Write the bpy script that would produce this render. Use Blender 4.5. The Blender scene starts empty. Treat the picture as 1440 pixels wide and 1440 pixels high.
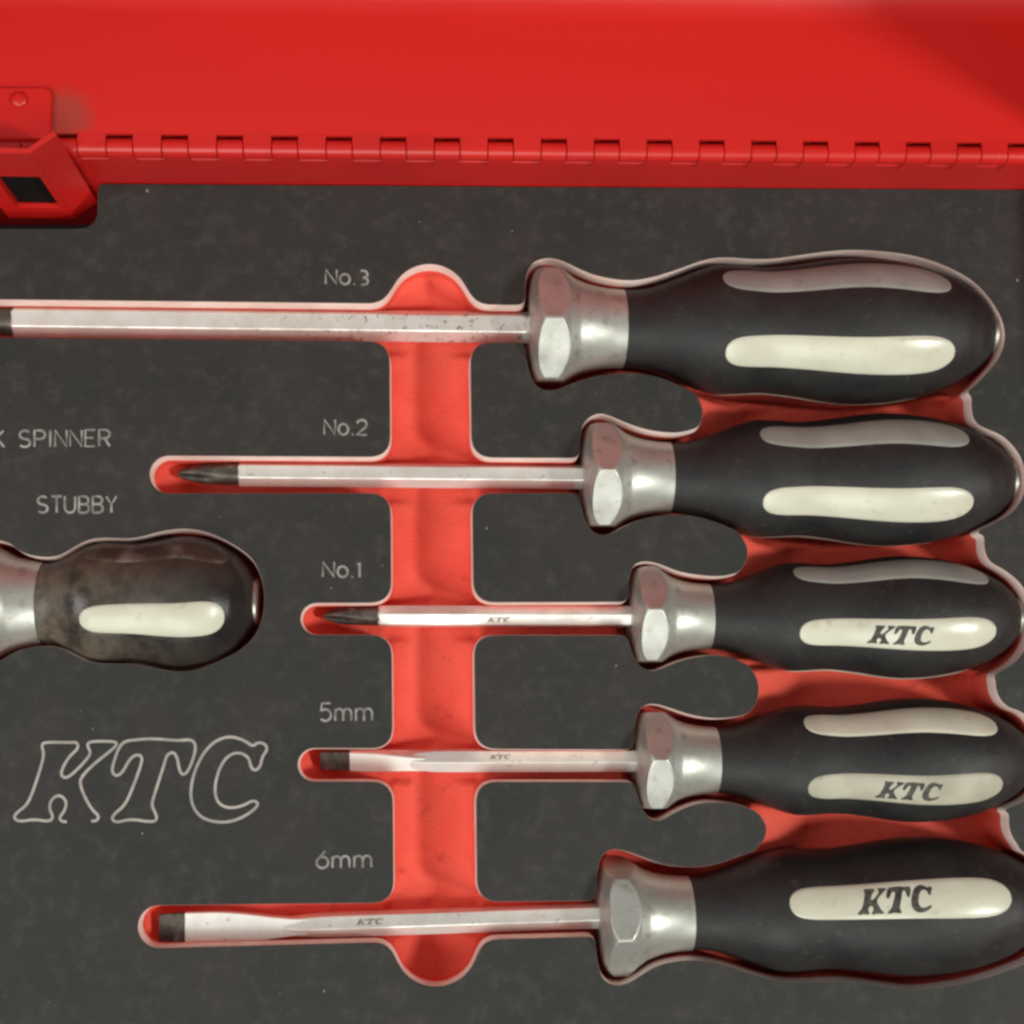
import bpy, math, random
import numpy as np
from mathutils import Vector, Matrix
from mathutils.geometry import delaunay_2d_cdt

random.seed(7)
sc = bpy.context.scene
COL = sc.collection
R_ = math.radians
MM = 0.001

# ------------------------------------------------------------------ camera
F = 2000.0                    # focal length in photo pixels (photo is 1440 wide)
H = 364.0                     # lens height above the foam, mm
FOOT = (572.0, 1000.0)        # pixel straight below the lens
ROLL = 0.009
n_c = Vector((-(FOOT[0] - 720) / F, (FOOT[1] - 720) / F, 1.0)).normalized()
e_ = Vector((1.0, ROLL, 0.0))
x_c = (e_ - n_c * e_.dot(n_c)).normalized()
y_c = n_c.cross(x_c)
RW = Matrix((x_c, y_c, n_c))                 # camera coords -> world coords
cam_d = bpy.data.cameras.new("camera")
cam_d.sensor_width = 36.0
cam_d.lens = 36.0 * F / 1440.0
cam_d.clip_start = 0.02
cam_d.clip_end = 50.0
cam = bpy.data.objects.new("camera", cam_d)
COL.objects.link(cam)
cam.matrix_world = Matrix.Translation((0, 0, H * MM)) @ RW.to_4x4()
sc.camera = cam

def at(px, py, z=0.0):
    """photo pixel -> point (mm) at height z"""
    d = RW @ Vector(((px - 720.0) / F, -(py - 720.0) / F, -1.0))
    k = (z - H) / d.z
    return Vector((d.x * k, d.y * k, z))

def proj(p):
    c = RW.transposed() @ (Vector(p) - Vector((0, 0, H)))
    return 720 + F * c.x / -c.z, 720 - F * c.y / -c.z

# ------------------------------------------------------------------ light
w = bpy.data.worlds.new("World")
sc.world = w
w.use_nodes = True
w.node_tree.nodes["Background"].inputs[0].default_value = (1.0, 0.97, 0.92, 1)
w.node_tree.nodes["Background"].inputs[1].default_value = 0.04

def area(name, loc, target, size, sizey, power, color):
    l = bpy.data.lights.new(name, 'AREA')
    l.shape = 'RECTANGLE'; l.size = size; l.size_y = sizey
    l.energy = power; l.color = color
    o = bpy.data.objects.new(name, l)
    COL.objects.link(o)
    o.location = loc
    o.rotation_euler = (Vector(target) - Vector(loc)).to_track_quat('-Z', 'Y').to_euler()
    return o

area("ceiling_lamp", (-0.30, -1.20, 1.28), (0.02, 0.03, 0), 1.5, 1.0, 23.0, (0.99, 1.0, 0.93))
area("overhead_lamp", (-0.1, 0.62, 1.55), (0.0, 0.03, 0), 1.4, 1.0, 2.2, (0.99, 1.0, 0.95))
area("side_lamp", (0.95, -0.33, 0.84), (0.06, 0.04, 0), 0.16, 0.16, 9.5, (0.98, 1.0, 0.92))
area("left_lamp", (-0.62, -0.05, 0.55), (-0.08, 0.06, 0), 0.30, 0.30, 2.0, (1.0, 0.98, 0.95))

sc.render.engine = 'CYCLES'
sc.cycles.use_denoising = True
sc.cycles.pixel_filter_type = 'BLACKMAN_HARRIS'
sc.cycles.filter_width = 2.8
sc.cycles.max_bounces = 8
sc.view_settings.view_transform = 'Standard'
sc.view_settings.look = 'None'
sc.view_settings.exposure = 0.0
sc.view_settings.gamma = 1.0

# ------------------------------------------------------------------ helpers
def mesh(name, V, Fc, mat, parent=None, smooth=False, local=False, sharp=None):
    """V in mm; world coords unless local. Parent must be unrotated unless local=True."""
    off = Vector((0, 0, 0))
    if parent is not None and not local:
        p = parent
        while p is not None:
            off += Vector(p.location); p = p.parent
    me = bpy.data.meshes.new(name)
    me.from_pydata([(v[0] * MM - off.x, v[1] * MM - off.y, v[2] * MM - off.z) for v in V], [], [tuple(f) for f in Fc])
    me.materials.append(mat)
    if smooth:
        me.polygons.foreach_set('use_smooth', [True] * len(me.polygons))
        if sharp is not None:
            me.set_sharp_from_angle(angle=R_(sharp))
    me.update()
    o = bpy.data.objects.new(name, me)
    COL.objects.link(o)
    if parent is not None:
        o.parent = parent
    return o

def empty(name, loc_mm, label, cat, group=None, rot=None):
    o = bpy.data.objects.new(name, None)
    COL.objects.link(o)
    o.empty_display_size = 0.01
    if rot is not None:
        o.matrix_world = Matrix.Translation(Vector(loc_mm) * MM) @ rot.to_4x4()
    else:
        o.location = Vector(loc_mm) * MM
    o['label'] = label; o['category'] = cat
    if group: o['group'] = group
    return o

class MB:
    def __init__(s): s.V = []; s.F = []
    def add(s, V, Fc):
        b = len(s.V); s.V += [tuple(v) for v in V]; s.F += [tuple(i + b for i in f) for f in Fc]
    def hexa(s, p):
        """8 corners: bottom 4 ccw, top 4 ccw"""
        s.add(p, [(3, 2, 1, 0), (4, 5, 6, 7), (0, 1, 5, 4), (1, 2, 6, 5), (2, 3, 7, 6), (3, 0, 4, 7)])
    def rings(s, rings, cap0=True, cap1=True):
        n = len(rings[0]); b = len(s.V)
        for r in rings: s.V += [tuple(p) for p in r]
        for i in range(len(rings) - 1):
            for j in range(n):
                a = b + i * n + j; c = b + i * n + (j + 1) % n
                s.F.append((a, c, c + n, a + n))
        if cap0: s.F.append(tuple(b + j for j in range(n))[::-1])
        if cap1: s.F.append(tuple(b + (len(rings) - 1) * n + j for j in range(n)))

# ------------------------------------------------------------------ materials
def nodes(name):
    m = bpy.data.materials.new(name); m.use_nodes = True
    nt = m.node_tree
    return m, nt, nt.nodes["Principled BSDF"]

def pmat(name, c1, c2=None, scale=200.0, rough=0.5, rough2=None, metal=0.0, spec=0.5, bump=0.0, bscale=2000.0,
         detail=4.0, lo=0.35, hi=0.65, coat=0.0, spots=None):
    m, nt, b = nodes(name)
    L = nt.links
    tc = nt.nodes.new('ShaderNodeTexCoord')
    b.inputs['Metallic'].default_value = metal
    b.inputs['Roughness'].default_value = rough
    b.inputs['Specular IOR Level'].default_value = spec
    b.inputs['Coat Weight'].default_value = coat
    b.inputs['Coat Roughness'].default_value = 0.25
    b.inputs['Base Color'].default_value = (*c1, 1)
    out = None
    if c2 is not None:
        nz = nt.nodes.new('ShaderNodeTexNoise'); nz.inputs['Scale'].default_value = scale; nz.inputs['Detail'].default_value = detail
        L.new(tc.outputs['Object'], nz.inputs['Vector'])
        mr = nt.nodes.new('ShaderNodeMapRange'); mr.inputs['From Min'].default_value = lo; mr.inputs['From Max'].default_value = hi
        L.new(nz.outputs['Fac'], mr.inputs['Value'])
        mx = nt.nodes.new('ShaderNodeMix'); mx.data_type = 'RGBA'
        mx.inputs['A'].default_value = (*c1, 1); mx.inputs['B'].default_value = (*c2, 1)
        L.new(mr.outputs['Result'], mx.inputs['Factor'])
        out = mx.outputs['Result']
        if rough2 is not None:
            m2 = nt.nodes.new('ShaderNodeMapRange'); m2.inputs['To Min'].default_value = rough; m2.inputs['To Max'].default_value = rough2
            L.new(mr.outputs['Result'], m2.inputs['Value']); L.new(m2.outputs['Result'], b.inputs['Roughness'])
    if spots is not None:
        sc_, col, lo_, hi_ = spots[:4]
        nz = nt.nodes.new('ShaderNodeTexNoise'); nz.inputs['Scale'].default_value = sc_; nz.inputs['Detail'].default_value = 6.0
        nz.inputs['Roughness'].default_value = 0.65
        L.new(tc.outputs['Object'], nz.inputs['Vector'])
        mr = nt.nodes.new('ShaderNodeMapRange'); mr.inputs['From Min'].default_value = lo_; mr.inputs['From Max'].default_value = hi_
        L.new(nz.outputs['Fac'], mr.inputs['Value'])
        mx = nt.nodes.new('ShaderNodeMix'); mx.data_type = 'RGBA'
        if out is None: mx.inputs['A'].default_value = (*c1, 1)
        else: L.new(out, mx.inputs['A'])
        mx.inputs['B'].default_value = (*col, 1)
        fo = mr.outputs['Result']
        if len(spots) > 4:
            sx = nt.nodes.new('ShaderNodeSeparateXYZ'); L.new(tc.outputs['Object'], sx.inputs[0])
            m3 = nt.nodes.new('ShaderNodeMapRange'); m3.inputs['From Min'].default_value = spots[4]; m3.inputs['From Max'].default_value = spots[5]
            L.new(sx.outputs[0], m3.inputs['Value'])
            mu = nt.nodes.new('ShaderNodeMath'); mu.operation = 'MULTIPLY'
            L.new(fo, mu.inputs[0]); L.new(m3.outputs['Result'], mu.inputs[1]); fo = mu.outputs[0]
        L.new(fo, mx.inputs['Factor'])
        out = mx.outputs['Result']
    if out is not None:
        L.new(out, b.inputs['Base Color'])
    if bump > 0:
        nz = nt.nodes.new('ShaderNodeTexNoise'); nz.inputs['Scale'].default_value = bscale; nz.inputs['Detail'].default_value = 3.0
        L.new(tc.outputs['Object'], nz.inputs['Vector'])
        bp = nt.nodes.new('ShaderNodeBump'); bp.inputs['Strength'].default_value = bump; bp.inputs['Distance'].default_value = 0.0003
        L.new(nz.outputs['Fac'], bp.inputs['Height']); L.new(bp.outputs['Normal'], b.inputs['Normal'])
    return m

M_foam = pmat('black_foam', (0.030, 0.0275, 0.0255), (0.0225, 0.0245, 0.0220), scale=55, rough=0.66, spec=0.32, bump=0.6, bscale=1900, lo=0.38, hi=0.62, detail=9.0,
              spots=(230, (0.050, 0.046, 0.042), 0.50, 0.76))
M_edge = pmat('lit_cut_foam', (0.90, 0.72, 0.66), (0.82, 0.58, 0.52), scale=120, rough=0.7, spec=0.3, bump=0.4, bscale=1500)  # light caught on the red foam's cut rim, put into a pale colour
M_red = pmat('red_foam', (0.90, 0.125, 0.085), (0.82, 0.095, 0.062), scale=70, rough=0.75, spec=0.25, bump=0.9, bscale=1500, detail=7.0,
             spots=(170, (0.48, 0.045, 0.035), 0.60, 0.80))
M_print = pmat('grey_print', (0.34, 0.33, 0.315), (0.17, 0.165, 0.155), scale=420, rough=0.8, spec=0.2)
M_logo = pmat('grey_engraving', (0.42, 0.39, 0.36), (0.30, 0.28, 0.26), scale=300, rough=0.8, spec=0.2)
M_paint = pmat('red_paint', (0.58, 0.016, 0.013), (0.49, 0.013, 0.011), scale=28, detail=6.0, rough=0.34, spec=0.5, bump=0.12, bscale=900)
M_grip = pmat('black_rubber', (0.011, 0.011, 0.012), (0.018, 0.017, 0.016), scale=90, rough=0.46, rough2=0.60, spec=0.42, bump=0.4, bscale=2200, detail=8.0,
              spots=(420, (0.050, 0.045, 0.040), 0.58, 0.78))
M_gripworn = pmat('worn_brown_rubber', (0.014, 0.013, 0.013), (0.034, 0.028, 0.022), scale=75, rough=0.30, rough2=0.55, spec=0.5, bump=0.25, bscale=1500, lo=0.4, hi=0.66,
                  detail=6.0, spots=(170, (0.135, 0.108, 0.078), 0.36, 0.60, 0.066, 0.022))
M_pad = pmat('cream_plastic', (0.62, 0.61, 0.50), (0.53, 0.51, 0.41), scale=80, rough=0.30, spec=0.5, detail=6.0,
             spots=(240, (0.33, 0.30, 0.22), 0.58, 0.85))
M_padsoilshade = pmat('soiled_shaded_cream_plastic', (0.44, 0.42, 0.34), (0.34, 0.32, 0.25), scale=110, rough=0.5, spec=0.4,  # soil, plus the shade on one low pad put into the colour
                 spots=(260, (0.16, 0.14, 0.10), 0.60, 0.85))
M_padshade = pmat('shaded_inlay_plastic', (0.29, 0.295, 0.27), (0.23, 0.235, 0.215), scale=90, rough=0.45, spec=0.45,  # darker copy of the cream: shade on the upper pads painted in
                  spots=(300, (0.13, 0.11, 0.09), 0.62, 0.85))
M_padgrime = pmat('grimy_inlay_plastic', (0.045, 0.036, 0.028), (0.20, 0.17, 0.13), scale=150, rough=0.4, spec=0.5, lo=0.45, hi=0.72)
M_etch = pmat('dull_etching', (0.30, 0.27, 0.23), (0.16, 0.14, 0.12), scale=900, rough=0.6, metal=0.3)
M_ink = pmat('black_ink', (0.030, 0.029, 0.026), (0.09, 0.085, 0.07), scale=700, rough=0.6, spec=0.3)
M_collar = pmat('satin_steel', (0.52, 0.525, 0.485), (0.40, 0.40, 0.365), scale=120, rough=0.40, rough2=0.50, metal=1.0, bump=0.04, bscale=1500, detail=8.0,
                spots=(300, (0.24, 0.21, 0.16), 0.54, 0.80))
M_shaft = pmat('chromed_steel', (0.84, 0.84, 0.80), (0.72, 0.71, 0.67), scale=160, rough=0.38, rough2=0.50, metal=1.0,
               spots=(520, (0.22, 0.18, 0.13), 0.62, 0.74))
M_shaft.node_tree.nodes['Principled BSDF'].inputs['Metallic'].default_value = 0.62
M_shaftworn = pmat('speckled_chromed_steel', (0.84, 0.84, 0.80), (0.70, 0.68, 0.63), scale=160, rough=0.38, rough2=0.50, metal=0.62,
                   spots=(560, (0.20, 0.16, 0.11), 0.57, 0.67, -0.085, -0.045))
M_tip = pmat('blackened_steel', (0.050, 0.045, 0.040), (0.12, 0.105, 0.088), scale=330, rough=0.42, metal=0.5, spots=(420, (0.34, 0.31, 0.26), 0.58, 0.78))
M_collar.node_tree.nodes['Principled BSDF'].inputs['Metallic'].default_value = 0.7
M_cap = pmat('cap_steel', (0.45, 0.43, 0.40), None, rough=0.4, metal=1.0)
M_dark = pmat('dark_chest_floor', (0.02, 0.018, 0.017), None, rough=0.8)
M_winshade = pmat('window_shade_black', (0.008, 0.007, 0.007), None, rough=0.9, spec=0.1)
M_lint = pmat('pale_lint', (0.26, 0.25, 0.23), None, rough=0.9, spec=0.1)

# ------------------------------------------------------------------ foam tray
X0, X1, Y0, Y1 = -420, 1504, 259, 1760          # foam extent in photo pixels at its top face
STEP = 2.0
gx = np.arange(X0 - 20, X1 + 20 + STEP, STEP)
gy = np.arange(Y0 - 20, Y1 + 20 + STEP, STEP)
GX, GY = np.meshgrid(gx, gy)

def sd_poly(pts, pad=70):
    p = np.array(pts, float)
    out = np.full(GX.shape, 1e3)
    ix = np.where((gx >= p[:, 0].min() - pad) & (gx <= p[:, 0].max() + pad))[0]
    iy = np.where((gy >= p[:, 1].min() - pad) & (gy <= p[:, 1].max() + pad))[0]
    s = (slice(iy[0], iy[-1] + 1), slice(ix[0], ix[-1] + 1))
    x, y = GX[s], GY[s]
    d = np.full(x.shape, 1e9); ins = np.zeros(x.shape, bool)
    n = len(p)
    for i in range(n):
        ax, ay = p[i]; bx, by = p[(i + 1) % n]
        ex, ey = bx - ax, by - ay
        q = ex * ex + ey * ey
        if q == 0: continue
        t = np.clip(((x - ax) * ex + (y - ay) * ey) / q, 0, 1)
        d = np.minimum(d, (x - ax - t * ex) ** 2 + (y - ay - t * ey) ** 2)
        if ay != by:
            c = (ay > y) != (by > y)
            ins ^= c & (x < (bx - ax) * (y - ay) / (by - ay) + ax)
    d = np.sqrt(d)
    out[s] = np.where(ins, -d, d)
    return out

def sd_cap(a, b, ra, rb):
    ex, ey = b[0] - a[0], b[1] - a[1]
    t = np.clip(((GX - a[0]) * ex + (GY - a[1]) * ey) / (ex * ex + ey * ey), 0, 1)
    return np.hypot(GX - a[0] - t * ex, GY - a[1] - t * ey) - (ra + (rb - ra) * t)

def smin(a, b, k):
    h = np.maximum(k - np.abs(a - b), 0) / k
    return np.minimum(a, b) - h * h * k * 0.25

def chaikin(p, n=2, closed=True):
    for _ in range(n):
        q = []
        m = len(p)
        rng = range(m) if closed else range(m - 1)
        if not closed: q.append(p[0])
        for i in rng:
            a, b = p[i], p[(i + 1) % m]
            q.append((a[0] * .75 + b[0] * .25, a[1] * .75 + b[1] * .25))
            q.append((a[0] * .25 + b[0] * .75, a[1] * .25 + b[1] * .75))
        if not closed: q.append(p[-1])
        p = q
    return p

P3 = [(738, 440), (738, 400), (742, 378), (752, 367), (770, 362), (790, 366), (815, 379), (840, 389), (885, 396), (920, 390), (960, 377), (985, 367),
      (1015, 361), (1060, 365), (1090, 364), (1125, 359), (1160, 354), (1196, 351), (1240, 353), (1290, 360), (1336, 376), (1375, 399), (1404, 436),
      (1415, 470), (1408, 500), (1387, 526), (1366, 548), (1330, 566), (1270, 580), (1200, 585), (1100, 575), (1040, 570), (985, 558), (955, 541),
      (920, 528), (885, 524), (840, 528), (805, 539), (785, 548), (768, 550), (752, 543), (742, 520), (738, 490)]
R32 = [(975, 550), (986, 566), (989, 583), (984, 600), (970, 611), (1100, 622), (1385, 604), (1371, 594), (1366, 580), (1366, 546), (1200, 560)]
P2 = [(815, 650), (815, 610), (822, 592), (838, 581), (854, 583), (878, 594), (906, 604), (932, 608), (953, 609), (975, 604), (1010, 590), (1060, 588),
      (1150, 590), (1250, 580), (1330, 590), (1372, 596), (1391, 605), (1409, 612), (1426, 628), (1438, 647), (1443, 672), (1440, 698), (1426, 719),
      (1409, 731), (1387, 740), (1350, 762), (1290, 780), (1220, 784), (1150, 778), (1080, 772), (1049, 754), (1020, 739), (985, 727), (950, 723),
      (910, 728), (880, 738), (862, 750), (845, 754), (829, 746), (819, 725), (815, 700)]
R21 = [(1036, 748), (1050, 764), (1052, 781), (1046, 798), (1031, 810), (1100, 818), (1300, 804), (1402, 798), (1390, 788), (1384, 774), (1384, 745), (1300, 760)]
P1 = [(884, 860), (884, 815), (888, 798), (896, 791), (911, 789), (930, 794), (953, 804), (982, 809), (1010, 811), (1030, 808), (1070, 795), (1130, 792),
      (1220, 790), (1300, 785), (1391, 791), (1409, 799), (1432, 816), (1447, 838), (1453, 868), (1447, 905), (1431, 929), (1412, 942), (1380, 957),
      (1300, 964), (1200, 957), (1100, 952), (1052, 936), (1029, 924), (1000, 921), (972, 925), (946, 933), (930, 941), (913, 945), (897, 936),
      (887, 917), (882, 892)]
R15 = [(1048, 932), (1064, 950), (1068, 970), (1063, 993), (1045, 1008), (1150, 1014), (1435, 1002), (1411, 991), (1400, 971), (1400, 947), (1300, 950)]
P5 = [(891, 1061), (892, 1021), (896, 1001), (906, 991), (920, 989), (940, 995), (972, 1006), (1005, 1011), (1040, 1008), (1080, 995), (1140, 985),
      (1250, 983), (1350, 985), (1420, 995), (1440, 1002), (1455, 1018), (1468, 1048), (1469, 1085), (1457, 1114), (1440, 1129), (1350, 1160),
      (1250, 1166), (1150, 1162), (1069, 1144), (1044, 1133), (1020, 1129), (989, 1128), (959, 1137), (937, 1150), (922, 1157), (906, 1145), (897, 1125), (891, 1094)]
R56 = [(1062, 1139), (1075, 1154), (1079, 1168), (1073, 1185), (1056, 1197), (1150, 1204), (1440, 1197), (1424, 1180), (1418, 1160), (1420, 1137), (1300, 1150)]
P6 = [(838, 1259), (840, 1220), (846, 1202), (858, 1194), (875, 1195), (898, 1203), (931, 1216), (971, 1220), (1008, 1216), (1060, 1196), (1120, 1185),
      (1250, 1176), (1350, 1178), (1440, 1196), (1464, 1212), (1484, 1245), (1488, 1280), (1479, 1320), (1460, 1346), (1440, 1357), (1395, 1373),
      (1360, 1383), (1312, 1390), (1284, 1392), (1253, 1388), (1218, 1383), (1183, 1379), (1135, 1382), (1100, 1381), (1060, 1371), (1014, 1355),
      (983, 1350), (953, 1351), (922, 1358), (898, 1374), (879, 1385), (861, 1386), (846, 1376), (839, 1350), (837, 1320)]
PS = [(0, 760), (15, 764), (31, 778), (58, 784), (82, 783), (102, 771), (125, 758), (152, 756), (181, 758), (204, 754), (227, 747), (254, 743), (280, 745),
      (309, 755), (341, 773), (359, 790), (370, 817), (373, 846), (368, 876), (356, 899), (335, 917), (306, 931), (277, 943), (248, 946), (219, 941),
      (190, 934), (160, 934), (131, 933), (111, 925), (87, 912), (64, 908), (38, 911), (17, 918), (0, 931), (-40, 940), (-80, 935), (-105, 900),
      (-105, 880), (-240, 872), (-240, 830), (-105, 820), (-105, 790), (-75, 758), (-40, 752)]
pockets = [P3, P2, P1, P5, P6, PS]
recesses = [R32, R21, R15, R56]

d_chan = sd_cap((604, 428), (613, 1328), 56.5, 59.0)
slots = [sd_cap((-400, 444), (770, 456), 27, 26.5), sd_cap((237, 667.5), (850, 669), 26.5, 24.5), sd_cap((445, 870.5), (910, 870), 22.5, 23.5),
         sd_cap((442, 1075.5), (915, 1077), 23.5, 22.5), sd_cap((224, 1303), (870, 1291), 30, 25)]
d_slot = slots[0]
for s_ in slots[1:]: d_slot = np.minimum(d_slot, s_)
d_run = smin(d_chan, d_slot, 30)
d_pock = np.full(GX.shape, 1e3)
for p in pockets: d_pock = np.minimum(d_pock, sd_poly(chaikin(p, 2)))
d_rec = np.full(GX.shape, 1e3)
for p in recesses: d_rec = np.minimum(d_rec, sd_poly(chaikin(p, 1)))
bx, by, br = 138.0, 322.0, 26.0
qx, qy = GX - (bx - br), GY - (by - br)
d_notch = np.hypot(np.maximum(qx, 0), np.maximum(qy, 0)) + np.minimum(np.maximum(qx, qy), 0) - br
cut = smin(np.minimum(d_run, d_notch), np.minimum(d_pock, d_rec), 10)
rear_y = Y0 + (GX - 150) * (268 - 260) / 1290.0
rect = np.maximum(np.maximum(X0 - GX, GX - X1), np.maximum(rear_y - GY, GY - Y1))
S = np.minimum(cut, -rect)          # negative = no black foam here

def blur(a, n):
    for _ in range(n):
        a = np.pad(a, 1, mode='edge')
        a = (a[:-2, 1:-1] + a[2:, 1:-1] + a[1:-1, :-2] + a[1:-1, 2:] + 2 * a[1:-1, 1:-1]) / 6.0
    return a
S = blur(S, 2)
gSy, gSx = np.gradient(S, STEP)

def samp(A, x, y):
    fx = (x - gx[0]) / STEP; fy = (y - gy[0]) / STEP
    i = int(min(max(fx, 0), len(gx) - 2)); j = int(min(max(fy, 0), len(gy) - 2))
    u, v = fx - i, fy - j
    return (A[j, i] * (1 - u) + A[j, i + 1] * u) * (1 - v) + (A[j + 1, i] * (1 - u) + A[j + 1, i + 1] * u) * v

def contours(A):
    neg = A < 0
    cells = np.argwhere((neg[:-1, :-1] != neg[1:, :-1]) | (neg[:-1, :-1] != neg[:-1, 1:]) | (neg[:-1, :-1] != neg[1:, 1:]))
    pts = {}; adj = {}
    def ept(k):
        if k not in pts:
            j, i, h = k
            a = A[j, i]; b = A[j, i + 1] if h == 0 else A[j + 1, i]
            t = a / (a - b)
            pts[k] = (gx[i] + (t * STEP if h == 0 else 0), gy[j] + (t * STEP if h == 1 else 0))
        return k
    for j, i in cells:
        j = int(j); i = int(i)
        c = [neg[j, i], neg[j, i + 1], neg[j + 1, i + 1], neg[j + 1, i]]
        es = []
        if c[0] != c[1]: es.append((j, i, 0))
        if c[1] != c[2]: es.append((j, i + 1, 1))
        if c[2] != c[3]: es.append((j + 1, i, 0))
        if c[3] != c[0]: es.append((j, i, 1))
        for a in range(0, len(es) - 1, 2):
            k1, k2 = ept(es[a]), ept(es[a + 1])
            adj.setdefault(k1, []).append(k2); adj.setdefault(k2, []).append(k1)
    loops = []; seen = set()
    for k in adj:
        if k in seen: continue
        loop = [k]; seen.add(k); cur = k
        while True:
            nx = [q for q in adj[cur] if q not in seen]
            if not nx: break
            cur = nx[0]; seen.add(cur); loop.append(cur)
        loops.append([pts[q] for q in loop])
    return loops

def thin(loop, d=3.2):
    out = [loop[0]]
    for p in loop[1:]:
        if math.hypot(p[0] - out[-1][0], p[1] - out[-1][1]) >= d: out.append(p)
    if math.hypot(out[-1][0] - out[0][0], out[-1][1] - out[0][1]) < d * .6: out.pop()
    m = len(out)
    return [((out[i - 1][0] + 2 * out[i][0] + out[(i + 1) % m][0]) / 4, (out[i - 1][1] + 2 * out[i][1] + out[(i + 1) % m][1]) / 4) for i in range(m)]

LOOPS = [thin(l) for l in contours(S) if len(l) > 12]

tray = empty('foam_tray', at(600, 900, -32), 'black topped red foam tool tray with cut-out pockets in the red chest', 'tool tray')

# black skin: triangulate what is left between the loops
v2, e2 = [], []
for l in LOOPS:
    b = len(v2)
    v2 += [Vector(p) for p in l]
    e2 += [(b + i, b + (i + 1) % len(l)) for i in range(len(l))]
cv, ce, cf, *_ = delaunay_2d_cdt(v2, e2, [], 0, 1e-4)
tri = []
for f in cf:
    cx = sum(cv[i].x for i in f) / 3; cy = sum(cv[i].y for i in f) / 3
    if samp(S, cx, cy) > 0:
        a, b, c = (cv[i] for i in f)
        tri.append(tuple(f) if (b - a).cross(c - a) < 0 else tuple(f)[::-1])
mesh('top_sheet', [at(p.x, p.y, 0) for p in cv], tri, M_foam, tray)

def strip(levels):
    V, Fc = [], []
    for l in LOOPS:
        n = len(l); b = len(V)
        nrm = []
        for (x, y) in l:
            g = Vector((samp(gSx, x, y), samp(gSy, x, y)))
            nrm.append(-g.normalized() if g.length > 1e-6 else Vector((0, 0)))
        area2 = sum(l[i][0] * l[(i + 1) % n][1] - l[(i + 1) % n][0] * l[i][1] for i in range(n))
        i0 = next(i for i in range(n) if True)
        tx, ty = l[1][0] - l[0][0], l[1][1] - l[0][1]
        flip = (tx * nrm[0].y - ty * nrm[0].x) > 0
        for (o, z) in levels:
            for (x, y), nn in zip(l, nrm):
                q = at(x + nn.x * o, y + nn.y * o, 0); V.append(Vector((q.x, q.y, z)))
        for k in range(len(levels) - 1):
            for i in range(n):
                j = (i + 1) % n
                q = (b + k * n + i, b + k * n + j, b + (k + 1) * n + j, b + (k + 1) * n + i)
                Fc.append(q if flip else q[::-1])
    return V, Fc
V, Fc = strip([(0, 0), (0.2, -0.1), (0.6, -0.8), (1.8, -4.6)])
mesh('cut_edge', V, Fc, M_edge, tray, smooth=True)
V, Fc = strip([(1.8, -4.6), (2.1, -9), (2.2, -30)])
mesh('pocket_wall', V, Fc, M_red, tray, smooth=True)

# red bed: height field of slot, scooped channel, handle pockets and finger recesses
xc = 604 + (GY - 428) * 0.01
Z = np.full(GX.shape, -11.6)
zch = -11.0 - 3.4 * np.clip(1.0 - np.abs(GX - xc) / 58.0, 0, 1)
endc = np.clip(np.maximum(430 - GY, GY - 1326) / 58.0, 0, 1)
zch = zch + 5.0 * endc ** 2
Z = np.where((d_chan < 8) & (d_slot > 2), zch, Z)
Z = np.where((d_chan < 8) & (d_slot <= 2), np.minimum(zch, -13.0), Z)
for sxl, syc, srp in ((211, 667, 50), (422, 870, 34), (418, 1075, 34), (194, 1303, 32)):     # slots run out shallow past the tips
    Z = np.where((np.abs(GY - syc) < 36) & (GX < sxl + srp) & (GX > sxl - 20), -7.0 - 4.6 * np.clip((GX - sxl) / srp, 0, 1), Z)
Z = np.where(d_rec < 6, -18.0, Z)
for rp, rx in ((R32, 985), (R21, 1050), (R15, 1064), (R56, 1076)):     # a ledge slopes up to each foam tongue
    my = sum(p[1] for p in rp) / len(rp)
    m = (d_rec < 12) & (np.abs(GY - my) < 40)
    Z = np.where(m, np.maximum(Z, -7.0 - 15.0 * np.clip((GX - rx + 10) / 130, 0, 1)), Z)
Z = np.where((d_pock < 2) & ((d_rec > 12) | (d_pock < -16)), -18.0 + np.clip((d_pock + 30) / 40, 0, 1) * 5.0, Z)
Z = np.where(d_pock < -30, -22.0 - np.clip((-30 - d_pock) / 50, 0, 1) * 5.0, Z)
Z = np.where(d_notch < 40, -28.0, Z)
Z = blur(Z, 7)
use = (S < 8) & (rect < 2) & (d_notch > 12)
hs = 2
idx = -np.ones(GX.shape, int); V = []; Fc = []
for j in range(0, len(gy) - hs, hs):
    for i in range(0, len(gx) - hs, hs):
        if use[j, i] or use[j + hs, i] or use[j, i + hs] or use[j + hs, i + hs]:
            q = []
            for (a, b) in ((j, i), (j, i + hs), (j + hs, i + hs), (j + hs, i)):
                if idx[a, b] < 0:
                    idx[a, b] = len(V); p0 = at(gx[b], gy[a], 0); V.append(Vector((p0.x, p0.y, float(Z[a, b]))))
                q.append(int(idx[a, b]))
            Fc.append(tuple(q[::-1]))
mesh('red_bed', V, Fc, M_red, tray, smooth=True)

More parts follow.
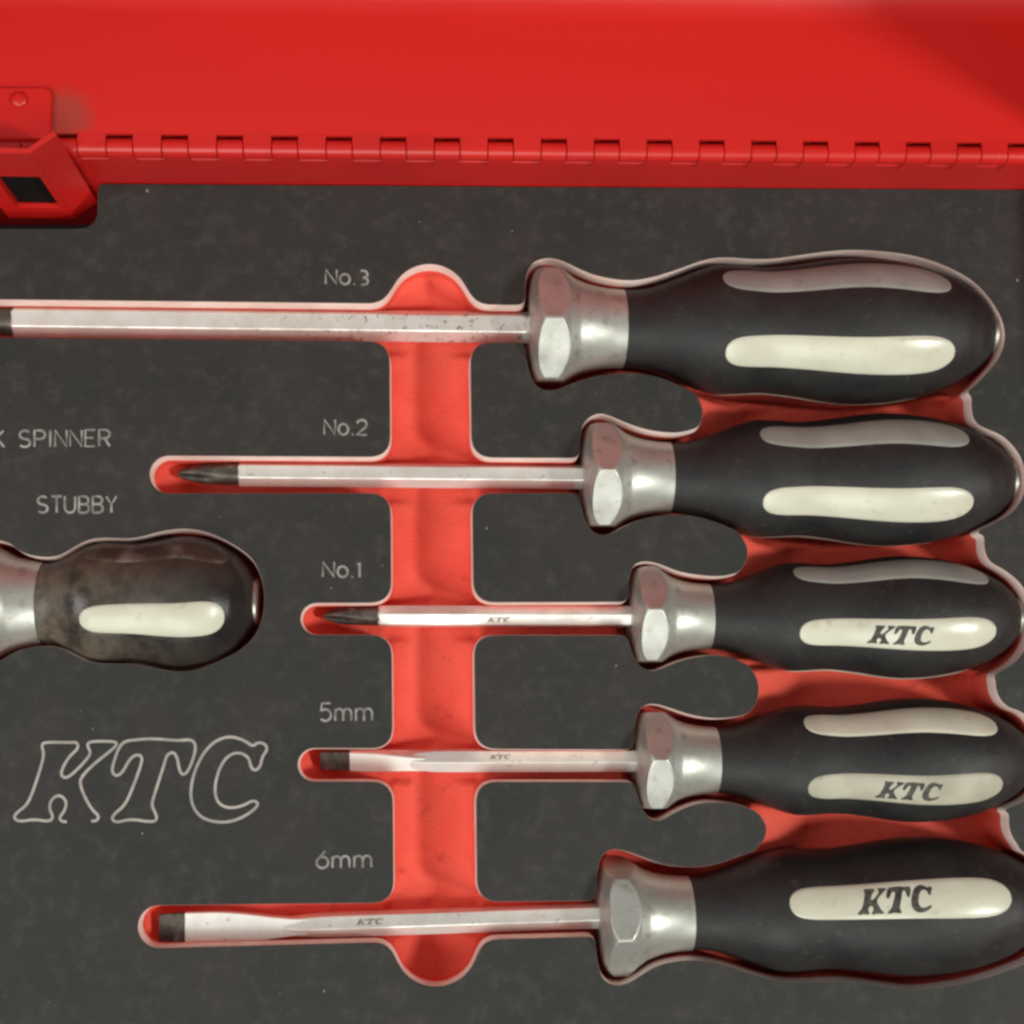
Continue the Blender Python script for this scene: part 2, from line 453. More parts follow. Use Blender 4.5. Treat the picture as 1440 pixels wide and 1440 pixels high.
# ------------------------------------------------------------------ print on the foam
def ribbon(poly, wpx, z, closed=False):
    p = [Vector(q) for q in poly]; n = len(p)
    V, Fc = [], []
    for i in range(n):
        a = p[i - 1] if (i > 0 or closed) else p[i]
        b = p[(i + 1) % n] if (i < n - 1 or closed) else p[i]
        t = (b - a)
        t = t.normalized() if t.length > 1e-6 else Vector((1, 0))
        nn = Vector((-t.y, t.x)) * (wpx / 2)
        zi = z + i * .0008; V.append(at(p[i].x + nn.x, p[i].y + nn.y, zi)); V.append(at(p[i].x - nn.x, p[i].y - nn.y, zi))
    m = n if closed else n - 1
    for i in range(m):
        j = (i + 1) % n
        Fc.append((2 * i, 2 * i + 1, 2 * j + 1, 2 * j))
    # keep faces up
    a, b, c = V[Fc[0][0]], V[Fc[0][1]], V[Fc[0][2]]
    if (b - a).cross(c - a).z < 0: Fc = [f[::-1] for f in Fc]
    return V, Fc

def arc(cx, cy, rx, ry, a0, a1, n=10):
    return [(cx + rx * math.cos(R_(a0 + (a1 - a0) * i / n)), cy + ry * math.sin(R_(a0 + (a1 - a0) * i / n))) for i in range(n + 1)]
# strokes in a box: x 0..w, y up 0..1 (cap height)
GL = {
 'N': (.78, [[(0, 0), (0, 1), (.72, 0), (.72, 1)]]),
 'o': (.66, [arc(.32, .36, .32, .36, 0, 360, 16)]),
 '.': (.22, [[(.08, 0), (.14, .06)]]),
 '1': (.35, [[(.05, .85), (.2, 1), (.2, 0)]]),
 '2': (.72, [arc(.33, .70, .32, .30, 165, -40, 10) + [(0, 0), (.66, 0)]]),
 '3': (.70, [arc(.30, .75, .30, .25, 120, -90, 8), arc(.30, .26, .33, .26, 90, -110, 8)]),
 '5': (.75, [[(.62, 1), (.12, 1), (.06, .56)] + arc(.32, .33, .34, .33, 130, -140, 10)]),
 '6': (.75, [[(.5, 1), (.18, .62)] + arc(.34, .33, .33, .33, 150, 510, 16)]),
 'm': (1.08, [[(0, 0), (0, .68)], arc(.24, .42, .24, .26, 180, 0, 7) + [(.48, 0)], arc(.72, .42, .24, .26, 180, 0, 7) + [(.96, 0)]]),
 'S': (.78, [arc(.33, .75, .32, .25, 35, 270, 8) + arc(.33, .25, .34, .25, 90, -145, 8)]),
 'T': (.72, [[(0, 1), (.68, 1)], [(.34, 1), (.34, 0)]]),
 'U': (.80, [[(0, 1), (0, .32)] + arc(.35, .32, .35, .32, 180, 360, 8) + [(.70, 1)]]),
 'B': (.76, [[(0, 0), (0, 1), (.36, 1)] + arc(.36, .76, .28, .24, 90, -90, 7) + [(0, .52)], [(.36, .52)] + arc(.38, .26, .30, .26, 90, -90, 7) + [(0, 0)]]),
 'Y': (.74, [[(0, 1), (.34, .5), (.68, 1)], [(.34, .5), (.34, 0)]]),
 'P': (.74, [[(0, 0), (0, 1), (.36, 1)] + arc(.36, .74, .30, .26, 90, -90, 8) + [(0, .48)]]),
 'I': (.22, [[(.08, 0), (.08, 1)]]),
 'E': (.70, [[(.60, 1), (0, 1), (0, 0), (.60, 0)], [(0, .52), (.5, .52)]]),
 'R': (.78, [[(0, 0), (0, 1), (.36, 1)] + arc(.36, .74, .30, .26, 90, -90, 8) + [(0, .48)], [(.34, .48), (.66, 0)]]),
 'K': (.78, [[(0, 0), (0, 1)], [(.66, 1), (0, .42)], [(.22, .60), (.70, 0)]]),
 ' ': (.55, []),
}
def text(name, s, x0, x1, ybase, h, tilt=0.0, wpx=3.2):
    tot = sum(GL[c][0] + .16 for c in s) - .16
    k = (x1 - x0) / tot
    mb = MB(); x = 0
    for c in s:
        wd, st = GL[c]
        for ln in st:
            pts = [(x0 + (x + px) * k, ybase - py * h + (x + px) * k * tilt) for px, py in ln]
            mb.add(*ribbon(pts, wpx, 0.05 + .02 * (st.index(ln))))
        x += wd + .16
    return mesh(name, mb.V, mb.F, M_print, tray)
text('size_lettering', 'No.3', 458, 519, 399, 20, 0.03)
text('size_lettering', 'No.2', 456, 517, 611, 21, 0.01)
text('size_lettering', 'No.1', 454, 509, 811, 21, 0.02)
text('size_lettering', '5mm', 450, 526, 1014, 25, -0.01)
text('size_lettering', '6mm', 445, 525, 1221, 24, -0.02)
text('name_lettering', 'STUBBY', 53, 165, 721, 23, 0.0)
text('name_lettering', 'K SPINNER', -10, 157, 629, 23, -0.01)

# big outlined emblem letters, drawn in crop units (3.43 per pixel, origin 0,980)
LK = [(440, 600), (468, 597), (478, 575), (445, 545), (412, 490), (386, 425), (390, 388), (450, 325), (552, 246), (566, 222), (540, 214), (430, 214), (420, 236),
      (441, 272), (400, 322), (350, 372), (318, 392), (293, 380), (302, 340), (334, 288), (378, 248), (372, 218), (340, 220), (215, 218), (200, 234), (212, 272),
      (200, 332), (150, 482), (124, 527), (78, 560), (66, 584), (92, 602), (165, 590), (238, 602), (258, 580), (238, 540), (244, 500), (275, 474), (305, 482),
      (322, 512), (310, 552), (284, 584), (300, 602), (322, 602)]
LT = [(600, 215), (640, 208), (740, 200), (860, 212), (922, 204), (946, 232), (935, 292), (906, 362), (880, 378), (864, 350), (855, 290), (834, 264), (804, 280),
      (790, 332), (745, 470), (730, 522), (750, 560), (758, 590), (735, 605), (630, 588), (562, 607), (538, 590), (550, 565), (600, 525), (632, 460), (684, 320),
      (684, 284), (655, 278), (624, 302), (590, 366), (560, 384), (538, 360), (550, 310), (572, 246)]
LC = [(1292, 252), (1276, 224), (1240, 220), (1220, 240), (1180, 210), (1110, 188), (1040, 210), (985, 265), (945, 340), (920, 430), (922, 512), (960, 576),
      (1030, 604), (1110, 604), (1180, 576), (1236, 536), (1246, 508), (1216, 500), (1180, 521), (1130, 536), (1080, 531), (1045, 502), (1034, 440), (1055, 350),
      (1095, 285), (1150, 265), (1200, 290), (1210, 340), (1230, 357), (1256, 336), (1264, 290)]
def crop2px(p): return (p[0] / 3.43, 980 + p[1] / 3.43)
for l, cl in ((LK, False), (LT, True), (LC, True)):
    pts = chaikin([crop2px(p) for p in l], 2, cl)
    V, Fc = ribbon(pts, 4.0, 0.05, cl)
    mesh('emblem_letter', V, Fc, M_logo, tray)

# solid letters for the handles: unit coords, centred; x right, y up, cap height 1
def unit(l): return [((p[0] - 670) / 400.0, (400 - p[1]) / 400.0) for p in l]
UL = [unit(chaikin(LK + [(370, 592)], 1)), unit(chaikin(LT, 1)), unit(chaikin(LC, 1))]
def inpoly(x, y, P):
    c = False
    n = len(P)
    for i in range(n):
        (ax, ay), (bx, by) = P[i], P[(i + 1) % n]
        if (ay > y) != (by > y) and x < (bx - ax) * (y - ay) / (by - ay) + ax: c = not c
    return c
def glyph_tris(P, grid=0.12):
    vs = [Vector(p) for p in P]
    es = [(i, (i + 1) % len(P)) for i in range(len(P))]
    xs = [p[0] for p in P]; ys = [p[1] for p in P]
    if grid:
        x = min(xs)
        while x < max(xs):
            y = min(ys)
            while y < max(ys):
                if inpoly(x, y, P): vs.append(Vector((x, y)))
                y += grid
            x += grid
    ov, oe, of, *_ = delaunay_2d_cdt(vs, es, [], 0, 1e-5)
    out = []
    for f in of:
        cx = sum(ov[i].x for i in f) / 3; cy = sum(ov[i].y for i in f) / 3
        if inpoly(cx, cy, P): out.append(tuple(f))
    return ov, out
GT = [glyph_tris(P) for P in UL]

# ------------------------------------------------------------------ screwdrivers
PROF = [(0.0, .070), (.005, .096), (.016, .118), (.032, .130), (.047, .1315), (.060, .125), (.078, .111), (.10, .097), (.13, .087), (.165, .081), (.199, .079)]
GPROF = [(.199, .0775), (.235, .080), (.27, .088), (.32, .106), (.364, .122), (.40, .130), (.44, .1295), (.50, .127), (.57, .134), (.64, .144), (.70, .148),
         (.77, .144), (.84, .132), (.90, .113), (.945, .090), (.972, .070), (.985, .056)]
SPROF = [(0.0, .10), (.012, .18), (.05, .214), (.09, .208), (.14, .180), (.20, .150), (.288, .134)]
SGPROF = [(.288, .131), (.33, .137), (.38, .160), (.43, .186), (.48, .197), (.54, .196), (.60, .196), (.67, .206), (.74, .216), (.80, .212), (.87, .192), (.925, .158), (.96, .120), (.985, .085)]

def curve(prof, n):
    """Catmull-Rom resample of (t, r)"""
    P = [prof[0]] + prof + [prof[-1]]
    out = []
    seg = len(prof) - 1
    for k in range(seg):
        p0, p1, p2, p3 = P[k], P[k + 1], P[k + 2], P[k + 3]
        for i in range(n):
            u = i / n
            def c(a, b, cc, d): return .5 * (2 * b + (cc - a) * u + (2 * a - 5 * b + 4 * cc - d) * u * u + (3 * b - a - 3 * cc + d) * u ** 3)
            out.append((p1[0] + (p2[0] - p1[0]) * u, c(p0[1], p1[1], p2[1], p3[1])))
    out.append(prof[-1])
    return out

def rad_at(prof, t):
    for (a, ra), (b, rb) in zip(prof, prof[1:]):
        if a <= t <= b: return ra + (rb - ra) * (t - a) / (b - a)
    return prof[-1][1]

GROUP = 'screwdrivers lying in the foam tray'
ZA = -7.0
def driver(name, label, p0, p1, ks, pad_px, pad_t, facet, shaft, spin, tip, letters=None, worn=False, stub=False, padmats={}, skip=(), padw=1.0, etch=None, smat=None, cat='screwdriver'):
    A = at(p0[0], p0[1], ZA); B = at(p1[0], p1[1], ZA)
    u = (B - A); L = u.length; u.normalize()
    wv = (Vector((0, 0, 1)) - u * u.z).normalized()
    sv = wv.cross(u)                       # away from the viewer
    rot = Matrix((u, sv, wv)).transposed()
    root = empty(name, A, label, cat, GROUP, rot)
    cprof, gprof = (SPROF, SGPROF) if stub else (PROF, GPROF)
    k = L * ks
    def pt(t, r, ph): return (t * L, -math.sin(ph) * r, math.cos(ph) * r)     # ph: 0 up, + toward the viewer
    def world(t, r, ph): return A + rot @ Vector(pt(t, r, ph))
    # collar: turned flare with six flats
    N = 192; mb = MB(); rings = []
    apo = (.192 if stub else .1115) * k
    for t, r in [(0.0, .02)] + curve(cprof, 10):
        ring = []
        for j in range(N):
            ph = 2 * math.pi * j / N
            d = (-ph - R_(facet) + math.pi / 6) % (math.pi / 3) - math.pi / 6
            rr = min(r * k, apo / math.cos(d)) if t < .16 * (1.6 if stub else 1) else r * k
            ring.append(pt(t, rr, -ph))
        rings.append(ring)
    mb.rings(rings)
    mesh('collar', mb.V, mb.F, M_collar, root, smooth=True, local=True, sharp=50)
    # grip
    N = 72; mb = MB(); rings = []
    for t, r in curve(gprof, 5):
        rings.append([pt(t, r * k, -2 * math.pi * j / N) for j in range(N)])
    mb.rings(rings)
    grip = mesh('grip', mb.V, mb.F, M_gripworn if worn else M_grip, root, smooth=True, local=True, sharp=60)
    er = gprof[-1][1] * k
    mb = MB()
    mb.rings([[pt(t, r, -2 * math.pi * j / 32) for j in range(32)] for t, r in ((.980, er * .92), (.994, er * .92), (1.0, er * .80))])
    mesh('end_cap', mb.V, mb.F, M_cap, root, smooth=True, local=True, sharp=40)
    # pads: find the angle that puts the main pad where the photo shows it
    tm = .5 * (pad_t[0] + pad_t[1])
    best = min(range(-700, 701), key=lambda a: abs(proj(world(tm, rad_at(gprof, tm) * k, R_(a / 10)))[1] - pad_px))
    phi0 = R_(best / 10)
    def hw(s):      # half width over length, s in 0..1
        base = .0355 + .0105 * (3 * s * s - 2 * s ** 3)
        return base * padw * L * max(0.0, 1 - abs(2 * s - 1) ** (13 if s < .5 else 7)) ** .5 if not stub else base * padw * L * max(0.0, 1 - abs(2 * s - 1) ** 8) ** .5
    nu, nv = 60, 14
    gd = curve(gprof, 5)
    for q in range(5):
        if q in skip: continue
        ph = phi0 + R_((0, 84, 150, 212, -70)[q])
        V, Fc = [], []
        for i in range(nu + 1):
            s = .5 - .5 * math.cos(math.pi * i / nu)
            t = pad_t[0] + (pad_t[1] - pad_t[0]) * s
            r = rad_at(gd, t) * k
            h_ = max(hw(s), .02)
            for j in range(nv + 1):
                vv = -1 + 2 * j / nv
                edge = min(1.0, (1 - abs(vv)) * h_ / .22)
                edge = min(edge, min(s, 1 - s) * (pad_t[1] - pad_t[0]) * L / .22)
                off = -.12 + .30 * math.sqrt(max(0.0, edge * (2 - edge))) + .22 * (1 - vv * vv) * min(1.0, min(s, 1 - s) * 8)
                V.append(pt(t, r + off, ph + vv * h_ / r))
        for i in range(nu):
            for j in range(nv):
                a = i * (nv + 1) + j
                Fc.append((a, a + nv + 1, a + nv + 2, a + 1))
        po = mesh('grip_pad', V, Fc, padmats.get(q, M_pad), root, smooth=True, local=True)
        if letters and letters[0] == q:
            _, tc, hmm, wf = letters
            for ov, of in GT:
                W = []
                for p in ov:
                    t = tc + p.x * hmm * wf / L
                    r = rad_at(gd, t) * k + .24 + .22 * (1 - min(1.0, (p.y * hmm / 4.6) ** 2))
                    W.append(pt(t, r, ph - p.y * hmm / r))
                mesh('printed_letter', W, [f[::-1] for f in of], M_ink, po, local=True)
    # shaft: hexagonal bar with small corner chamfers
    smat = smat or M_shaft
    if shaft:
        xe, ap = shaft                        # pixel x of the bright end, apothem mm
        P = at(xe, p0[1] + (p0[1] - p1[1]) / (p1[0] - p0[0]) * (p0[0] - xe), ZA)
        le = (A - P).length
        def hexring(x, a, b=.10):
            ring = []
            for q in range(6):
                for d in (-1, 1):
                    th = R_(spin) + R_(60 * q) + d * R_(30 - 2.4)
                    rr = a / math.cos(R_(30 - 2.4))
                    ring.append((x, -math.sin(th) * rr, math.cos(th) * rr))
            return ring[::-1]
        if tip[0] == 'cross':
            mb = MB(); mb.rings([hexring(-le, ap * .9), hexring(-le + .5, ap), hexring(1.0, ap)])
            sh = mesh('shaft', mb.V, mb.F, smat, root, local=True)
            bl, tl = tip[1], tip[2]            # black length, taper length (mm)
            NN = 32; rings = []
            for x, f, fl in ((-le + .6, .93, 0), (-le, .95, 0), (-le - bl * .5, .93, 0), (-le - bl + .8, .92, .25), (-le - bl - tl * .35, .78, .72), (-le - bl - tl * .75, .52, .76), (-le - bl - tl, .30, .7)):
                rings.append([(x, -math.sin(a) * ap * f * (1 - fl * (1 - abs(math.cos(2 * a + .5)) ** .7)), math.cos(a) * ap * f * (1 - fl * (1 - abs(math.cos(2 * a + .5)) ** .7)))
                              for a in [2 * math.pi * j / NN for j in range(NN)]])
            mb = MB(); mb.rings(rings)
            mesh('tip', mb.V, mb.F, M_tip, root, smooth=True, local=True, sharp=35)
        else:
            _, tl, wmm, th_mm, flare, brot = tip    # flat blade: black length, half width, half thickness, flare length, blade rotation
            def rect(x, hw_, ht_):
                c = min(.22, ht_ * .4)
                q = [(-hw_, -ht_ + c), (-hw_ + c, -ht_), (hw_ - c, -ht_), (hw_, -ht_ + c), (hw_, ht_ - c), (hw_ - c, ht_), (-hw_ + c, ht_), (-hw_, ht_ - c)]
                ca, sa = math.cos(R_(brot)), math.sin(R_(brot))
                return [(x, a * ca - b2 * sa, a * sa + b2 * ca) for a, b2 in q]
            mb = MB()
            mb.rings([hexring(-le + flare * .90, ap * .66), hexring(-le + flare * 1.05, ap * .86), hexring(-le + flare * 1.25, ap * .97), hexring(-le + flare * 1.45, ap), hexring(1.0, ap)])
            sh = mesh('shaft', mb.V, mb.F, smat, root, local=True)
            mb = MB(); rings = []
            for q in range(15):
                f = q / 14.0
                g = max(0.0, (f - .22) / .78); g = g * g * (3 - 2 * g)
                rings.append(rect(-le + flare * 1.12 * f, wmm + (ap * .74 - wmm) * g, th_mm + (ap * .74 - th_mm) * f))
            mb.rings(rings)
            mesh('blade', mb.V, mb.F, smat, root, smooth=True, local=True, sharp=38)
            mb = MB()
            mb.rings([rect(-le - tl, wmm * .92, th_mm * .50), rect(-le - tl * .8, wmm * .97, th_mm * .6), rect(-le - .005, wmm * .995, th_mm * .98)])
            mesh('tip', mb.V, mb.F, M_tip, root, local=True)
        if etch:
            for (xp, hm) in etch:
                P = at(xp, p0[1], ZA); x_ = -(A - P).length
                th = R_(spin)
                for ov, of in GT:
                    W = []
                    for p in ov:
                        yy = p.y * hm; xx = x_ + p.x * hm * 1.5
                        rr = ap + .02
                        # on the flat facing 'spin'
                        W.append((xx, -math.sin(th) * rr + math.cos(th) * yy, math.cos(th) * rr + math.sin(th) * yy))
                    mesh('etched_letter', W, of, M_etch, sh, local=True)
    return root

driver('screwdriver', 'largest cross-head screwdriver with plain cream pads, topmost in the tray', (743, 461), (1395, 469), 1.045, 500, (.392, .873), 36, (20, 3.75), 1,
       ('cross', 14, 7), padmats={4: M_padshade}, smat=M_shaftworn)
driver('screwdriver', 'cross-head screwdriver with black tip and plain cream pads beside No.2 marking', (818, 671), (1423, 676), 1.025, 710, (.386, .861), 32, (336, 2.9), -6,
       ('cross', 9.5, 6), padmats={4: M_padshade})
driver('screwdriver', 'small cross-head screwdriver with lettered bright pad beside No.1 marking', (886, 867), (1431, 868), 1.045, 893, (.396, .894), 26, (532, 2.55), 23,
       ('cross', 9, 5), padmats={4: M_padshade}, letters=(0, .642, 5.2, 1.06), etch=[(700, 1.3)])
driver('screwdriver', 'flat-blade screwdriver with two pads in view, the lower soiled and shade-darkened, beside 5mm marking', (893, 1069), (1448, 1068), 1.03, 1112, (.398, .881), 28, (492, 2.75), -21,
       ('flat', 7.5, 2.75, .75, 17, 32), letters=(0, .640, 5.2, 1.04), padmats={0: M_padsoilshade}, etch=[(702, 1.2)])
driver('screwdriver', 'longest flat-blade screwdriver with flared tip and single bright lettered pad', (841, 1288), (1470, 1267), 0.995, 1265, (.39, .873), -14, (261, 2.75), -18,
       ('flat', 6.5, 4.3, .9, 27, 4), skip=(1, 4), letters=(0, .612, 6.5, .95), etch=[(520, 1.5)])
driver('screwdriver', 'short stubby screwdriver with dirty brown grip, left of the red channel', (-62, 849), (365, 846), 1.03, 872, (.445, .905), 10, None, 0, None,
       worn=True, stub=True, padmats={4: M_padgrime}, padw=1.38)

# ------------------------------------------------------------------ tool chest
chest = empty('tool_chest', at(700, 262, -34), 'open red steel tool chest with piano hinge along its back edge', 'tool chest')
ZB = 18.5; RB = 2.35
# rear wall inner face follows the pixel line (150,256)-(1440,265) at the foam's height
wa, wb = at(150, 256, 0), at(1440, 265.5, 0)
dirx = (wb - wa).normalized(); diry = Vector((-dirx.y, dirx.x, 0))
def cw(x, y, z): 
    p = wa + dirx * x + diry * y
    return Vector((p.x, p.y, z))
xl = (at(-430, 256, 0) - wa).dot(dirx); xr = (at(1508, 266, 0) - wa).dot(dirx)
hA = at(150, 207.5, ZB); hB = at(1440, 219.5, ZB)
hy = ((hA - wa).dot(diry) + (hB - wa).dot(diry)) / 2

def slab(name, x0, x1, y0, y1, z0, z1, mat, parent, bev=0.5):
    mb = MB()
    b = bev
    def r(z, i): return [cw(x0 + i, y0 + i, z), cw(x1 - i, y0 + i, z), cw(x1 - i, y1 - i, z), cw(x0 + i, y1 - i, z)]
    mb.rings([r(z0, b), r(z0 + b, 0), r(z1 - b, 0), r(z1, b)])
    return mesh(name, mb.V, mb.F, mat, parent)
yf = (at(600, 1775, 0) - wa).dot(diry)
wall_top = ZB - 2.6
slab('rear_wall', xl - 1.5, xr + 1.5, 0, 1.5, -34, wall_top, M_paint, chest, .3)
slab('side_wall', xr, xr + 1.5, yf, -0.05, -34, wall_top + 2, M_paint, chest, .3)
slab('side_wall', xl - 1.5, xl, yf, -0.05, -34, wall_top + 2, M_paint, chest, .3)
slab('front_wall', xl - 1.5, xr + 1.5, yf - 1.5, yf - .05, -34, wall_top + 2, M_paint, chest, .3)
slab('chest_floor', xl - 1.4, xr + 1.4, yf - 1.4, 1.4, -36, -34.05, M_dark, chest, .3)

# piano hinge: every knuckle its own piece
hinge = bpy.data.objects.new('hinge', None); COL.objects.link(hinge); hinge.parent = chest
def px2x(px): return (at(px, 213, ZB) - wa).dot(dirx)
xa, xb = px2x(170.0), px2x(1358.5)
pitch = (xb - xa) / 16.0
def knuckle(x0, x1, body):
    mb = MB(); N = 20
    def ring(x, r): return [cw(x, hy + math.sin(2 * math.pi * j / N) * r, ZB + math.cos(2 * math.pi * j / N) * r) for j in range(N)]
    mb.rings([ring(x0, RB - .2), ring(x0 + .15, RB), ring(x1 - .15, RB), ring(x1, RB - .2)])
    if body:      # wraps down on to the rear wall
        p = [cw(x0, hy - RB, ZB - .2), cw(x1, hy - RB, ZB - .2), cw(x1, hy - RB + .9, ZB - .2), cw(x0, hy - RB + .9, ZB - .2)]
        q = [cw(x0, -.55, wall_top - 1.4), cw(x1, -.55, wall_top - 1.4), cw(x1, .35, wall_top - 1.4), cw(x0, .35, wall_top - 1.4)]
        mb.hexa(q + p)
    else:         # wraps back on to the lid
        p = [cw(x0, hy + .2, ZB + RB - .9), cw(x1, hy + .2, ZB + RB - .9), cw(x1, hy + .2, ZB + RB), cw(x0, hy + .2, ZB + RB)]
        q = [cw(x0, hy + RB + .9, ZB + RB - .9), cw(x1, hy + RB + .9, ZB + RB - .9), cw(x1, hy + RB + .9, ZB + RB + .02), cw(x0, hy + RB + .9, ZB + RB + .02)]
        mb.add(p + q, [(0, 1, 2, 3), (7, 6, 5, 4), (3, 2, 6, 7), (1, 0, 4, 5), (2, 1, 5, 6), (0, 3, 7, 4)])
    mesh('knuckle', mb.V, mb.F, M_paint, hinge, smooth=True, sharp=30)
bw = pitch * .47
for k in range(-7, 19):
    c = xa + pitch * k
    if c + bw / 2 > xr + 1: break
    if c - bw / 2 < xl: continue
    knuckle(c - bw / 2, c + bw / 2, True)
    if c - bw / 2 - (pitch - bw) > xl:
        knuckle(c - pitch + bw / 2 + .15, c - bw / 2 - .15, False)

# lid: its back flange lies flat behind the hinge, its panel stands up beyond the bend
lid_d = None
zl = ZB + RB
y_bend = (at(720, 27, zl) - wa).dot(diry) + 11.0
y_start = hy + RB + .35
TILT = R_(4)
mb = MB()
prof = [(y_start, zl)]
rb = 11.0
prof.append((y_bend - rb, zl))
for i in range(1, 15):
    a = (math.pi / 2 - TILT) * i / 14
    prof.append((y_bend - rb + rb * math.sin(a), zl + rb * (1 - math.cos(a))))
yy, zz = prof[-1]
prof.append((yy + 130 * math.sin(TILT), zz + 130 * math.cos(TILT)))
th = 1.0
n = len(prof)
V, Fc = [], []
for (x) in (xl - 1.5, xr + 1.5):
    for (y, z) in prof: V.append(cw(x, y, z))
for (x) in (xl - 1.5, xr + 1.5):
    for i, (y, z) in enumerate(prof):
        j = max(1, min(n - 1, i)); dy, dz = prof[j][0] - prof[j - 1][0], prof[j][1] - prof[j - 1][1]
        q = math.hypot(dy, dz); V.append(cw(x, y + dz / q * th, z - dy / q * th))
for i in range(n - 1):
    Fc.append((i, n + i, n + i + 1, i + 1))
    Fc.append((2 * n + i, 2 * n + i + 1, 3 * n + i + 1, 3 * n + i))
    Fc.append((i, i + 1, 2 * n + i + 1, 2 * n + i)); Fc.append((n + i + 1, n + i, 3 * n + i, 3 * n + i + 1))
Fc.append((0, 2 * n, 3 * n, n)); Fc.append((n - 1, 2 * n - 1, 4 * n - 1, 3 * n - 1))

# paint with a browned patch by the bracket
M_lid, nt, b = nodes('browned_red_paint')
b.inputs['Roughness'].default_value = 0.36
tc = nt.nodes.new('ShaderNodeTexCoord')
pm = at(90, 163, zl) * MM
geo = nt.nodes.new('ShaderNodeNewGeometry')
sub = nt.nodes.new('ShaderNodeVectorMath'); sub.operation = 'SUBTRACT'; sub.inputs[1].default_value = pm
mul = nt.nodes.new('ShaderNodeVectorMath'); mul.operation = 'MULTIPLY'; mul.inputs[1].default_value = (135, 150, 120)
ln = nt.nodes.new('ShaderNodeVectorMath'); ln.operation = 'LENGTH'
nz = nt.nodes.new('ShaderNodeTexNoise'); nz.inputs['Scale'].default_value = 260; nz.inputs['Detail'].default_value = 5
ad = nt.nodes.new('ShaderNodeMath'); ad.operation = 'ADD'
mr = nt.nodes.new('ShaderNodeMapRange'); mr.inputs['From Min'].default_value = 1.75; mr.inputs['From Max'].default_value = 1.05; mr.inputs['To Max'].default_value = .75
mx = nt.nodes.new('ShaderNodeMix'); mx.data_type = 'RGBA'
mx.inputs['A'].default_value = (0.57, 0.016, 0.013, 1); mx.inputs['B'].default_value = (0.33, 0.060, 0.042, 1)
nt.links.new(geo.outputs['Position'], sub.inputs[0]); nt.links.new(sub.outputs[0], mul.inputs[0]); nt.links.new(mul.outputs[0], ln.inputs[0])
nt.links.new(geo.outputs['Position'], nz.inputs['Vector'])
nt.links.new(ln.outputs['Value'], ad.inputs[0]); nt.links.new(nz.outputs['Fac'], ad.inputs[1])
nt.links.new(ad.outputs[0], mr.inputs['Value']); nt.links.new(mr.outputs['Result'], mx.inputs['Factor']); nt.links.new(mx.outputs['Result'], b.inputs['Base Color'])
nz2 = nt.nodes.new('ShaderNodeTexNoise'); nz2.inputs['Scale'].default_value = 900
bp = nt.nodes.new('ShaderNodeBump'); bp.inputs['Strength'].default_value = .12; bp.inputs['Distance'].default_value = .0003
nt.links.new(geo.outputs['Position'], nz2.inputs['Vector']); nt.links.new(nz2.outputs['Fac'], bp.inputs['Height']); nt.links.new(bp.outputs['Normal'], b.inputs['Normal'])
lid = mesh('lid', V, Fc, M_lid, chest, smooth=True, sharp=30)
slab('hinge_leaf', xl - 1.4, xr + 1.4, hy + .4, hy + 9, ZB - 2.6, ZB - 1.2, M_paint, chest, .2)
# lid side wall at the right end (and the left one, outside the picture)
for xs in (xr + .4, xl - 1.4):
    mb = MB()
    pr = [(y_start + 1.5, zl + .02), (y_bend - rb - .05, zl + .02)] + [(y - .04, z + .03) for y, z in prof[2:-1]] + [(prof[-1][0] - .05, prof[-1][1] - 1), (hy - 4, prof[-1][1] + 1.0), (hy - 5, zl + 3.0), (hy - 1, zl + .6)]
    mb.rings([[cw(xs, y, z) for y, z in pr], [cw(xs + 1.0, y, z) for y, z in pr]])
    mesh('side_flange', mb.V, mb.F, M_paint, lid)
# rivet on the lid
mb = MB()
e0, e1, e2, e3 = (at(x, y, zl) for x, y in ((-60, 199), (72, 199), (72, 126), (-60, 126)))
def inset(z, m): return [Vector((e0.x + m, e0.y + m, z)), Vector((e1.x - m, e1.y + m, z)), Vector((e1.x - m, e2.y - m - 1.6, z)), Vector((e1.x - m - .5, e2.y - m - .5, z)), Vector((e1.x - m - 1.6, e2.y - m, z)), Vector((e3.x + m, e3.y - m, z))]
me_ = MB(); me_.rings([inset(zl + .02, 0), inset(zl + 1.0, 0), inset(zl + 1.35, .35)])
mesh('hinge_ear', me_.V, me_.F, M_paint, lid)
rc = at(27, 141, zl + 1.3)
mb.rings([[Vector((rc.x + math.cos(a) * r, rc.y + math.sin(a) * r, zl + 1.35 + z)) for a in [2 * math.pi * j / 20 for j in range(20)]] for r, z in ((2.1, -.1), (2.1, .35), (1.8, .75), (1.2, 1.05), (.5, 1.2))])
mesh('rivet', mb.V, mb.F, M_paint, lid, smooth=True, sharp=60)

# lid stop bracket: upright folded plate with a rectangular window, dropping into the foam notch
ZT, ZD = 35.0, -10.0
ft = at(40, 213, ZT); fb = at(105, 310, ZD)
wt = at(78, 187, ZT)
fx = Vector((.5 * (ft.x + fb.x), .5 * (ft.y + fb.y), 0))          # the vertical fold line
wing = Vector((wt.x - ft.x, wt.y - ft.y, 0))
left = Vector((-1, 0, 0))
T = 1.3
def bp_(s, z, back=0.0): return fx + left * s + Vector((0, back, z))
mb = MB()
W = 17.0
h0, h1 = 1.4, 12.6
hz0, hz1 = -2.0, 20.0
def box(s0, s1, z0, z1):
    mb.hexa([bp_(s1, z0), bp_(s0, z0), bp_(s0, z0, T), bp_(s1, z0, T), bp_(s1, z1), bp_(s0, z1), bp_(s0, z1, T), bp_(s1, z1, T)])
box(-.4, W, ZD, hz0); box(-.4, W, hz1, ZT)
box(-.4, h0, hz0, hz1); box(h1, W, hz0, hz1)
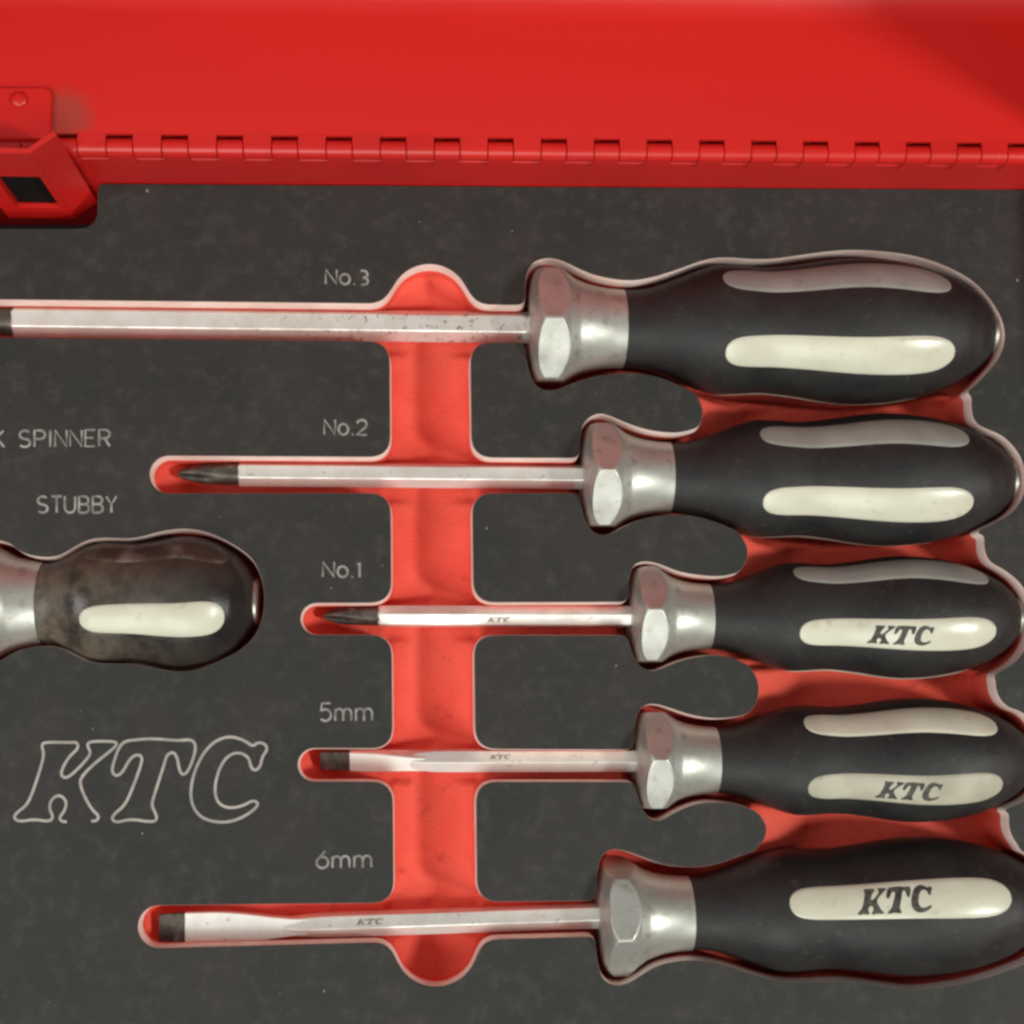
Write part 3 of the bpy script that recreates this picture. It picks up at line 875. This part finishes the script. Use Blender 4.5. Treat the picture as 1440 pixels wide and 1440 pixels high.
mb.rings([[fx + Vector((-.1 + math.cos(a) * .74, .66 + math.sin(a) * .66, z)) for a in [2 * math.pi * j / 16 for j in range(16)]] for z in (ZD + .05, ZT - .3, ZT + .15)])
bracket = mesh('stop_bracket', mb.V, mb.F, M_paint, chest)
mb = MB()
mb.hexa([bp_(h1 - .4, hz0 + .1, T + .2), bp_(h0 + .1, hz0 + .1, T + .2), bp_(h0 + .1, hz0 + .1, T + 3), bp_(h1 - .4, hz0 + .1, T + 3),
         bp_(h1 - .4, hz1 + .4, T + .2), bp_(h0 + .1, hz1 + .4, T + .2), bp_(h0 + .1, hz1 + .4, T + 3), bp_(h1 - .4, hz1 + .4, T + 3)])
mesh('window_darkener', mb.V, mb.F, M_winshade, bracket)  # black block added behind the window so the opening looks dark
mb = MB()
wn = Vector((-wing.y, wing.x, 0)).normalized() * T
c0, c1 = fx - wing.normalized() * .15 + Vector((0, .03, 0)), fx + wing
Rr = [(ZD, 0), (ZT - 1.2, 0), (ZT - .35, .35), (ZT, 1.2)]
mb.rings([[c0 + Vector((0, 0, z)) + wn * 0, c1 + Vector((0, 0, z)), c1 + wn + Vector((0, 0, z)), c0 + wn + Vector((0, 0, z))] for z, _ in ((ZD, 0), (ZT - .4, 0), (ZT, 0))])
mesh('wing', mb.V, mb.F, M_paint, bracket)

# ------------------------------------------------------------------ lint and dust on the foam
mb = MB()
spots = [(207, 268, 5), (684, 743, 4), (866, 936, 4), (1431, 394, 5), (456, 1394, 4), (200, 1172, 3.5), (590, 312, 3), (720, 325, 3), (130, 1025, 3), (466, 827, 3)]
rnd = random.Random(11)
for _ in range(70):
    x, y = rnd.uniform(10, 1430), rnd.uniform(270, 1430)
    if samp(S, x, y) > 6: spots.append((x, y, rnd.uniform(.9, 2.0)))
for (x, y, r) in spots:
    c = at(x, y, .1); n = 6
    P = [c + Vector((math.cos(math.tau * i / n) * r / 11 * rnd.uniform(.5, 1.2), math.sin(math.tau * i / n) * r / 11 * rnd.uniform(.5, 1.2), 0)) for i in range(n)]
    top = c + Vector((0, 0, .12))
    mb.add(P + [top], [(i, (i + 1) % n, n) for i in range(n)])
o = mesh('lint', mb.V, mb.F, M_lint)
o['kind'] = 'stuff'; o['label'] = 'pale specks of lint scattered over the black foam'; o['category'] = 'lint'
